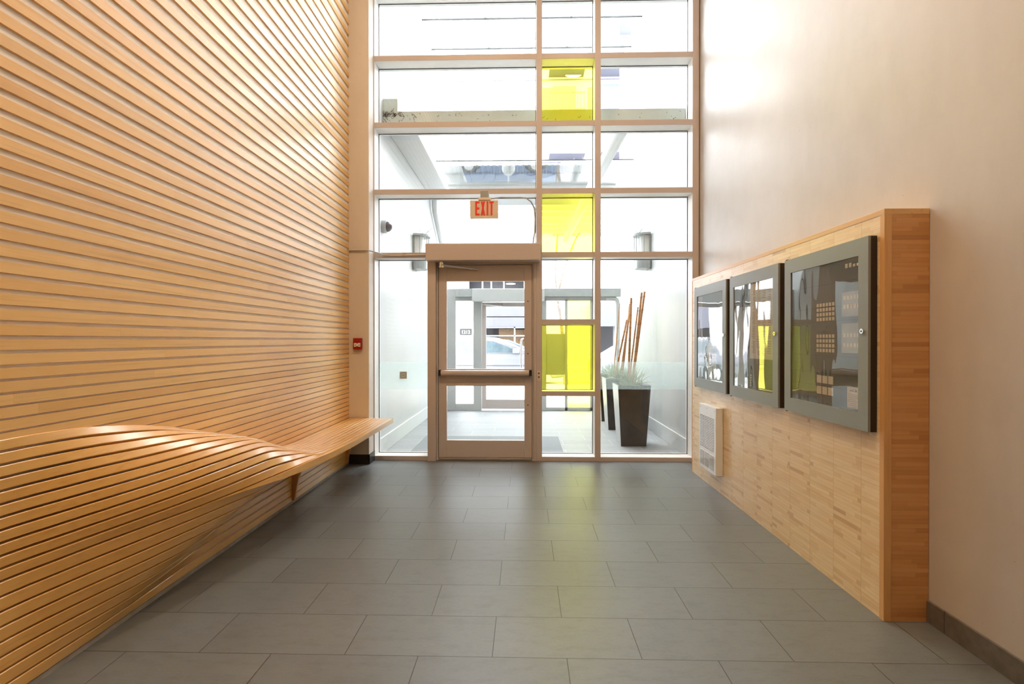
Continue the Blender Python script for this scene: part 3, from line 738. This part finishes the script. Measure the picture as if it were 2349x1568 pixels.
# dome camera
t = thing('security_camera', (OXL, 5.86, 2.6), 'small dome camera on the left passage wall close to the glass', 'camera')
mb = MB(); mb.cyl((OXL, 5.86, 2.615), (OXL + .05, 5.86, 2.615), .075, 24); mb.build('mount', M['whitemetal'], t, smooth=True)
mb = MB(); secs = []
for k in range(6):
    a = math.pi / 2 * k / 5; rr = max(.002, .06 * math.cos(a)); secs.append([(OXL + .05 + .062 * math.sin(a), 5.86 + rr * math.cos(q), 2.615 + rr * math.sin(q)) for q in [2 * math.pi * i / 20 for i in range(20)]])
mb.loft(secs); mb.build('dome', M['dome'], t, smooth=True)
# downpipe
mb = MB(); xx = OXL + .075
mb.tube([(xx, 8.85, 3.795), (xx, 8.85, 3.66), (xx, 8.90, 3.56), (xx, 9.5, 3.22), (xx, 9.62, 3.14), (xx, 9.66, 3.0), (xx, 9.66, .2)], .055, 16)
mb.build('downpipe', M['whitemetal'], smooth=True, **tagd('white drainpipe with a slanted elbow on the left passage wall', 'pipe'))
# mat
B(-1.33, .447, 5.76, 6.83, -.0015, .010).build('doormat', M['mat'], bevel=.003, **tagd('grey rectangular doormat on the passage tiles outside the door', 'doormat'))
# push plate on the glass outside
t = thing('push_plate', (-1.355, YG + .02, .87), 'square steel door push plate seen through the narrow pane left of the door', 'switch')
B(-1.394, -1.316, YG + .0035, YG + .030, .870, .950).build('plate', M['exitbody'], t, bevel=.002)
mb = MB(); mb.cyl((-1.355, YG + .0034, .910), (-1.355, YG + .0032, .910), .034, 24)
B(-1.394, -1.316, YG - .0040, YG - .0034, .870, .950).build('inner_plate', M['heater'], t)
ring = MB(); n = 28
for rr0, rr1 in ((.030, .033),):
    vs = []; fs = []
    for i in range(n):
        a = 2 * math.pi * i / n
        vs += [(-1.355 + rr0 * math.cos(a), YG - .0044, .910 + rr0 * math.sin(a)), (-1.355 + rr1 * math.cos(a), YG - .0044, .910 + rr1 * math.sin(a))]
    for i in range(n): j = (i + 1) % n; fs.append((2 * i, 2 * i + 1, 2 * j + 1, 2 * j))
    ring.add(vs, fs)
ring.box(-1.368, -1.340, YG - .0046, YG - .0042, .908, .912)
ring.build('ring_mark', M['ink'], t)

# planters
def planter(x0, y0, label, n_poles, plabel):
    wb, wt, hh = .308, .40, .748
    t = thing('planter', (x0 + wb / 2, y0 + wb / 2, 0), label, 'planter', 'tapered planters in the passage')
    e = (wt - wb) / 2
    def ring(z, inset=0.):
        k = z / hh; g = e * k - inset
        return [(x0 - g, y0 - g, z), (x0 + wb + g, y0 - g, z), (x0 + wb + g, y0 + wb + g, z), (x0 - g, y0 + wb + g, z)]
    mb = MB(); secs = [ring(0), ring(hh), ring(hh, .022), ring(hh - .07, .022)]
    mb.loft(secs, 0)
    o = mb.build('pot', [M['planter'], M['planteredge']], t)
    for p in o.data.polygons:
        if p.normal.x < -.8: p.material_index = 1
    mb = MB(); mb.loft([ring(hh - .09, .024), ring(hh - .045, .024)]); mb.build('soil', M['soil'], t)
    cx, cy = x0 + wb / 2, y0 + wb / 2; zs_ = hh - .045
    g = MB(); rr = random.Random(int(y0 * 10))
    for k in range(150):
        a = rr.uniform(0, 6.283); r0 = rr.uniform(.0, .13); ln = rr.uniform(.12, .36); bend = rr.uniform(.05, .35) * (1.5 if rr.random() < .12 else .55)
        p = Vector((cx + r0 * math.cos(a), cy + r0 * math.sin(a), zs_ + .0005)); a2 = a + rr.uniform(-.6, .6); pts = [tuple(p)]
        for s in range(1, 7):
            u = s / 6; pts.append((p.x + math.cos(a2) * bend * u * u, p.y + math.sin(a2) * bend * u * u, p.z + ln * (u - .55 * u * u * (bend / .25))))
        g.tube(pts, [.003, .003, .0028, .0025, .002, .0014, .0006], 3)
    g.build('ornamental_grass', M['grass'], **tagd(plabel, 'grass', 'grass tufts in the planters'))
    return cx, cy, zs_
c1 = planter(1.183, 6.27, 'front dark tapered planter, nearest the glass on the right', 4, 'pale grass tuft in the front planter')
c2 = planter(1.215, 7.40, 'middle dark tapered planter behind the front one', 3, 'pale grass tuft in the middle planter')
c3 = planter(1.235, 8.18, 'rear dark tapered planter, farthest into the passage', 3, 'pale grass tuft in the rear planter')
poles = [((1.535, 6.55, 1.92), (1.350, 6.45), 'tallest bamboo pole, leaning right from the front planter'),
         ((1.475, 6.45, 1.90), (1.345, 6.40), 'tall bamboo pole just left of the tallest one'),
         ((1.440, 6.50, 1.72), (1.305, 6.44), 'shorter thin bamboo pole in the front planter'),
         ((1.365, 6.55, 1.84), (1.32, 6.52), 'thick upright bamboo pole in the front planter'),
         ((1.565, 7.60, 1.84), (1.43, 7.55), 'bamboo pole with the darkest tip in the middle planter'),
         ((1.560, 7.55, 1.78), (1.395, 7.50), 'bamboo pole crossing behind the thick upright one'),
         ((1.500, 7.50, 1.60), (1.31, 7.50), 'strongly slanted bamboo pole in the middle planter'),
         ((1.56, 8.40, 1.90), (1.45, 8.35), 'thin bamboo pole standing alone at the left from the rear planter')]
for (tx, ty, tz), (bx, by), lab in poles:
    t = thing('bamboo_pole', (bx, by, .70), lab, 'bamboo pole', 'bamboo poles in the planters')
    a = Vector((bx, by, .7035)); b = Vector((tx, ty, tz)); n = 7; r0 = .0165 if 'thin' not in lab else .0105
    pts = [tuple(a.lerp(b, i / n)) for i in range(n + 1)]
    mb = MB(); mb.tube(pts, [r0 * (1 - .25 * i / n) for i in range(n + 1)], 10); mb.build('cane', M['bamboo'], t, smooth=True)
    mb = MB()
    for i in range(1, n + 1):
        c = a.lerp(b, (i - .35) / n); d = (b - a).normalized() * .003; mb.cyl(tuple(c - d), tuple(c + d), r0 * 1.06, 10)
    mb.build('ring_nodes', M['node'], t)

# ------------------------------------------------------------------ second glazed front (vestibule)
Y2 = 9.40; s2 = .07
w2 = empty('window_2', (0, Y2, 0), **ST)
mb = MB()
mb.box(OXL, -1.28, Y2, Y2 + s2, 0, 2.25); mb.box(-1.28, -.95, Y2, Y2 + s2, 0, .12); mb.box(-.95, -.80, Y2, Y2 + s2, 0, 2.06)
mb.box(.32, .40, Y2, Y2 + s2, 0, 2.06); mb.box(.743, .791, Y2, Y2 + s2, 0, 2.06); mb.box(1.208, 1.27, Y2, Y2 + s2, 0, 2.06)
mb.box(.40, 1.675, Y2, Y2 + s2, 0, .06); mb.box(-1.28, 1.675, Y2, Y2 + s2, 2.03, 2.10)
mb.build('frame', M['outwall'], w2, bevel=.003)
mb = MB(); mb.box(-1.28, 1.76, Y2 - .05, Y2 + .12, 2.10, 2.25); mb.build('header', M['corr'], w2, bevel=.004)
mb = MB(); mb.tube([(1.715, Y2 + .03, 0), (1.715, Y2 + .03, 1.98), (1.70, Y2 + .03, 2.04), (1.66, Y2 + .03, 2.07), (1.5, Y2 + .03, 2.075)], .042, 14); mb.build('end_post', M['whitemetal'], w2, smooth=True)
for a, b, z_a, z_b, mt, nm in ((-1.28, -.95, .12, 2.03, 'glass', 'pane'), (.40, .743, 1.44, 2.03, 'glass', 'pane'), (.791, 1.208, .06, 2.03, 'yellowpale', 'tinted_pane'), (1.27, 1.675, .06, 2.03, 'glass', 'pane')):
    B(a, b, Y2 + .03, Y2 + .036, z_a, z_b).build(nm, M[mt], w2)
B(.40, .743, Y2 + .02, Y2 + .05, .66, 1.42).build('solid_panel', M['outwall'], w2)
B(.40, .743, Y2 + .03, Y2 + .036, .06, .64).build('pane', M['glass'], w2)
d2 = empty('door_2', (-.3, Y2, 0), **ST)
mb = MB(); mb.box(-.795, -.715, Y2 + .01, Y2 + .055, .03, 2.0); mb.box(.24, .315, Y2 + .01, Y2 + .055, .03, 2.0); mb.box(-.715, .24, Y2 + .01, Y2 + .055, 1.925, 2.0); mb.box(-.715, .24, Y2 + .01, Y2 + .055, .03, .20); mb.build('door_leaf', M['frame'], d2, bevel=.003)
B(-.715, .24, Y2 + .03, Y2 + .036, .20, 1.925).build('pane', M['glass'], d2)
mb = MB(); mb.tube([(-.03, Y2 + .0, .79), (-.055, Y2 - .06, .80), (-.065, Y2 - .07, .86), (-.065, Y2 - .07, 1.27), (-.055, Y2 - .06, 1.32), (-.03, Y2 + .0, 1.33)], .014, 12); mb.build('pull_handle', M['chrome'], d2, smooth=True)
o2 = thing('door_operator', (-.3, Y2 - .1, 2.0), 'white opener box above the outer glass door at the street end', 'door opener')
B(-.96, .36, Y2 - .16, Y2 - .051, 2.005, 2.24).build('housing', M['whitemetal'], o2, bevel=.01)
mb = MB(); mb.tube([(-.78, Y2 - .10, 2.0), (-.78, Y2 - .10, 1.96), (-.56, Y2 - .03, 1.945), (-.42, Y2 + .005, 1.94)], .014, 10); mb.build('arm', M['steel'], o2, smooth=True)

# ------------------------------------------------------------------ street and buildings
B(-14, 14, 10.4, 15.3, -.16, -.01).build('sidewalk', M['walk'], kind='structure')
B(-25, 25, 15.3, 24., -.30, -.12).build('road', M['road'], kind='structure')
B(-25, 25, 24., 30., -.16, -.01).build('sidewalk', M['walk'], kind='structure')

def car(name, x0, y, ln, paint, label, cat='car', scale=1.):
    """sedan side on, nose towards +x"""
    t = thing(name, (x0 + ln / 2, y + .88, -.12), label, cat)
    k = ln / 4.6; zb = -.12
    body = [(0, .35), (.02, .75), (.25, .93), (.9, .97), (3.35, .95), (4.1, .86), (4.5, .70), (4.6, .48), (4.55, .28), (4.15, .24), (4.08, .40), (3.9, .56), (3.65, .62), (3.4, .56), (3.22, .40), (3.15, .24), (1.4, .24), (1.33, .40), (1.15, .56), (.9, .62), (.65, .56), (.47, .40), (.40, .24), (.1, .26)]
    f = lambda yy: (lambda u, v, w: (x0 + u * k, w, zb + v * k))
    MB().prism(body, lambda u, v, w: (x0 + u * k, w, zb + v * k), y, y + 1.76).build('body', paint, t, bevel=.03)
    roof = [(.35, .93), (.80, 1.22), (1.25, 1.42), (1.9, 1.48), (2.5, 1.44), (3.0, 1.24), (3.55, .95)]
    secs = []
    for w, sh in ((y + .04, 0), (y + .16, 1)):
        pass
    mb = MB(); vs = []
    lo_ = [(u, v) for u, v in roof]
    ny = [(y + .03, 0.), (y + .22, 1.), (y + 1.54, 1.), (y + 1.73, 0.)]
    secs = []
    for yy, q in ny:
        secs.append([(x0 + (1.95 + (u - 1.95) * (1 if q else 1.0)) * k, yy if v < 1.0 or q else yy, zb + (v if (q or v < 1.) else .95 + (v - .95) * .93) * k) for u, v in lo_])
    mb.loft(secs); mb.build('cabin', paint, t, bevel=.02)
    g = MB()
    for poly in ([(.72, 1.00), (1.02, 1.24), (1.42, 1.36), (1.95, 1.40), (1.95, 1.00)], [(2.02, 1.00), (2.02, 1.40), (2.42, 1.35), (2.86, 1.18), (3.22, 1.00)]):
        g.prism(poly, lambda u, v, w: (x0 + u * k, w, zb + (.95 + (v - .95) * .93) * k), y + .005, y + .05)
    g.build('side_window', M['carglass'], t)
    for wx in (.9, 3.65):
        mb = MB(); mb.cyl((x0 + wx * k, y + .02, zb + .31 * k), (x0 + wx * k, y + .22, zb + .31 * k), .31 * k, 28); mb.cyl((x0 + wx * k, y + 1.5, zb + .31 * k), (x0 + wx * k, y + 1.74, zb + .31 * k), .31 * k, 28)
        wh = mb.build('wheel', M['tyre'], t, smooth=True)
        mb = MB(); mb.cyl((x0 + wx * k, y + .0, zb + .31 * k), (x0 + wx * k, y + .03, zb + .31 * k), .20 * k, 24); mb.build('hubcap', M['steel'], wh)
    mb = MB(); mb.box(x0 + 3.0 * k, x0 + 3.2 * k, y - .16, y + .02, zb + .98 * k, zb + 1.12 * k); mb.build('mirror', paint, t, bevel=.03)
    mb = MB(); mb.box(x0 + .3 * k, x0 + 4.3 * k, y - .008, y + .01, zb + .60 * k, zb + .63 * k); mb.box(x0 + 1.2 * k, x0 + 1.3 * k, y - .01, y + .01, zb + .85 * k, zb + .88 * k); mb.box(x0 + 2.0 * k, x0 + 2.01 * k, y - .006, y + .01, zb + .3 * k, zb + .93 * k)
    mb.build('trim_line', M['cardark'], t)
    return t
car('car', -3.5, 15.6, 4.8, M['carpaint'], 'silver sedan at the near curb, seen through the entrance door')
car('car', -3.2, 20.9, 4.6, M['carblue'], 'dark blue car parked in front of the building across the street')
car('car', 2.15, 15.7, 4.6, M['carpaint'], 'silver car at the near curb behind the bamboo poles')

# 1212 building
YB2 = 26.
bl = thing('street_building', (0, YB2, 0), 'white street front building with the number 1212 on its piers', 'building')
mb = MB()
for a, b in ((-12, -6.2), (-3.95, -2.55), (.05, 3.4), (4.6, 5.8), (9, 14)): mb.box(a, b, YB2, YB2 + .6, 0, 3.2)
mb.box(-12, 14, YB2, YB2 + .6, 3.2, 3.75); mb.box(-12, 14, YB2, YB2 + .6, 4.9, 6.6); mb.box(-12, -2.9, YB2, YB2 + .6, 3.75, 4.9); mb.box(-.05, 14, YB2, YB2 + .6, 3.75, 4.9)
mb.box(-12, 14, YB2 + .6, YB2 + 6, 6.4, 6.6); mb.box(-12, 14, YB2 + 5.8, YB2 + 6, 0, 6.4)
mb.build('piers_and_front', M['bldwhite'], bl)
B(-12, 14, YB2 + 2.2, YB2 + 2.3, 0, 4.9).build('inner_wall', M['blddark'], bl)
mb = MB(); mb.box(-2.55, .05, YB2 - .5, YB2 + .1, 1.98, 2.45); mb.box(-2.55, .05, YB2 - .4, YB2 + .1, 2.5, 3.2); mb.box(-6.2, -3.95, YB2 - .1, YB2 + .2, 1.9, 3.2); mb.box(3.4, 4.6, YB2 - .4, YB2 + .1, 2.0, 3.2)
build_each(mb, 'awning', M['bldgrey'], bl)
mb = MB()
for a in (-2.5, -2.05, -.55, .0): mb.box(a, a + .07, YB2 + .05, YB2 + .14, 0, 1.98)
mb.box(-2.55, .05, YB2 + .05, YB2 + .14, 1.50, 1.56); mb.box(-2.55, .05, YB2 + .05, YB2 + .14, 1.92, 1.98)
for a in (-2.2, -1.75, -1.1): mb.box(a, a + .07, YB2 + .05, YB2 + .14, 3.75, 4.9)
mb.build('shopfront_bars', M['whitemetal'], bl)
mb = MB(); mb.box(-1.35, -.55, YB2 + .5, YB2 + .7, .3, 1.48); mb.box(-.48, .0, YB2 + .5, YB2 + .7, .5, 1.85); mb.box(-1.35, -.55, YB2 + .5, YB2 + .7, 1.58, 1.9)
build_each(mb, 'stone_display', M['brick'], bl)
B(-2.35, -1.45, YB2 + .4, YB2 + .45, .2, 1.48).build('shop_door', M['blddark'], bl)
for (lx, lz) in ((-2.45, 4.60), (-1.5, 4.55), (-.75, 4.62), (-.75, 4.3)):
    mb = MB(); mb.cyl((lx, YB2 + 1.2, lz), (lx, YB2 + 1.2, lz + .03), .26, 20); mb.build('interior_lamp', M['bulbout'], bl)
def text(body, x, y, z, h, mat, parent, label=None):
    cu = bpy.data.curves.new('number', 'FONT'); cu.body = body; cu.size = h * 1.05; cu.extrude = .01; cu.offset = .004
    cu.align_x = 'CENTER'
    tmp = bpy.data.objects.new('tmp', cu); COL.objects.link(tmp); dg = bpy.context.evaluated_depsgraph_get()
    me = bpy.data.meshes.new_from_object(tmp.evaluated_get(dg)); bpy.data.objects.remove(tmp)
    o = bpy.data.objects.new('house_number', me); me.materials.clear(); me.materials.append(mat); COL.objects.link(o)
    o.matrix_world = Matrix.Translation((x, y, z)) @ Matrix.Rotation(R(90), 4, 'X')
    o.parent = parent; o.matrix_parent_inverse = Matrix.Translation(parent.location).inverted()
    return o
for xx in (-3.02, .52):
    mb = MB(); mb.box(xx - .30, xx + .30, YB2 - .03, YB2 - .001, 1.57, 1.89); mb.build('number_plate', M['plate'], bl)
    text('1212', xx, YB2 - .045, 1.64, .225, M['paper'], bl)

# tall apartment block behind
YA = 34.
ap = thing('apartment_building', (0, YA, 0), 'pale high-rise apartment block with balconies rising behind the street building', 'building')
B(-4.9, 7.6, YA, YA + 8, 0, 24).build('tower', M['bldwhite'], ap)
wi = MB(); rl = MB(); sb = MB()
for fl in range(7):
    zf = 5.2 + fl * 2.75
    for xa, w in ((-4.8, .35), (-3.9, 1.5), (-2.2, .5), (1.0, .9), (4.2, .7)):
        wi.box(xa, xa + w, YA - .04, YA - .001, zf + .5, zf + 1.9)
    wi.box(-.1, .45, YA - .04, YA - .001, zf + .2, zf + 2.3)
    sb.box(1.6, 3.9, YA - 1.2, YA - .001, zf - .15, zf); sb.box(4.9, 7.4, YA - 1.4, YA - .001, zf - .15, zf); sb.box(-4.9, 7.6, YA - .06, YA - .001, zf - .35, zf - .28)
    wi.box(5.0, 6.6, YA - .03, YA - .001, zf + .05, zf + 2.1); wi.box(1.9, 3.4, YA - .03, YA - .001, zf + .05, zf + 2.0)
    for (xa, xb, yy) in ((1.6, 3.9, YA - 1.2), (4.9, 7.4, YA - 1.4)):
        rl.box(xa, xb, yy, yy + .04, zf + 1.0, zf + 1.05)
        k = xa
        while k < xb: rl.box(k, k + .03, yy, yy + .03, zf, zf + 1.); k += .2
build_each(wi, 'window', M['winblue'], ap); build_each(sb, 'balcony_slab', M['bldgrey'], ap); rl.build('balcony_railings', M['bldgrey'], ap)

# street trees
def tree(x, y, h, seed, label, lean):
    t = thing('street_tree', (x, y, 0), label, 'tree'); rr = random.Random(seed); mb = MB()
    def br(p, d, ln, r, dep):
        pts = [p]; q = Vector(p); dd = Vector(d)
        for s in range(5):
            dd = (dd + Vector((rr.uniform(-.12, .12), rr.uniform(-.1, .1), rr.uniform(-.03, .08)))).normalized(); q = q + dd * ln / 5; pts.append(tuple(q))
        mb.tube(pts, [max(.006, r * (1 - .09 * i)) for i in range(6)], 7 if dep < 2 else 4)
        if dep < 4:
            for k in range(3 if dep else 2):
                nd = (dd + Vector((rr.uniform(-.9, .9), rr.uniform(-.6, .6), rr.uniform(.1, .6)))).normalized()
                br(tuple(q), nd if dep else Vector((-.17 if k == 0 else .13, .1, 1)).normalized(), ln * (rr.uniform(.5, .62) if dep else .8), r * .6, dep + 1)
    br((x, y, 0), (lean, 0, 1), h * .5, .075, 0); mb.build('trunk', M['bark'], t, smooth=True)
tree(1.22, 15.0, 5.0, 4, 'bare pale street tree with a forked trunk rising above the outer door header', .0)

# ------------------------------------------------------------------ light
w = bpy.data.worlds.new('World'); scene.world = w; w.use_nodes = True
bg = w.node_tree.nodes['Background']; bg.inputs[0].default_value = (.93, .965, 1., 1); bg.inputs[1].default_value = 13.

# ------------------------------------------------------------------ camera
cam = bpy.data.cameras.new('Camera'); co = bpy.data.objects.new('Camera', cam); COL.objects.link(co)
cam.sensor_fit = 'HORIZONTAL'; cam.sensor_width = 36.; cam.lens = 36. * 1166. / 2349.; cam.clip_start = .05; cam.clip_end = 300
co.location = (0, 0, 1.30); co.rotation_euler = (R(89.8), 0, R(1.43))
scene.camera = co
scene.view_settings.view_transform = 'Standard'; scene.view_settings.look = 'None'; scene.view_settings.gamma = 1.; scene.view_settings.use_curve_mapping = False
scene.view_settings.exposure = .43
scene.cycles.use_denoising = True
scene.cycles.max_bounces = 10; scene.cycles.diffuse_bounces = 5; scene.cycles.glossy_bounces = 4; scene.cycles.transparent_max_bounces = 16
scene.cycles.sample_clamp_indirect = 6.; scene.cycles.caustics_reflective = False; scene.cycles.caustics_refractive = False
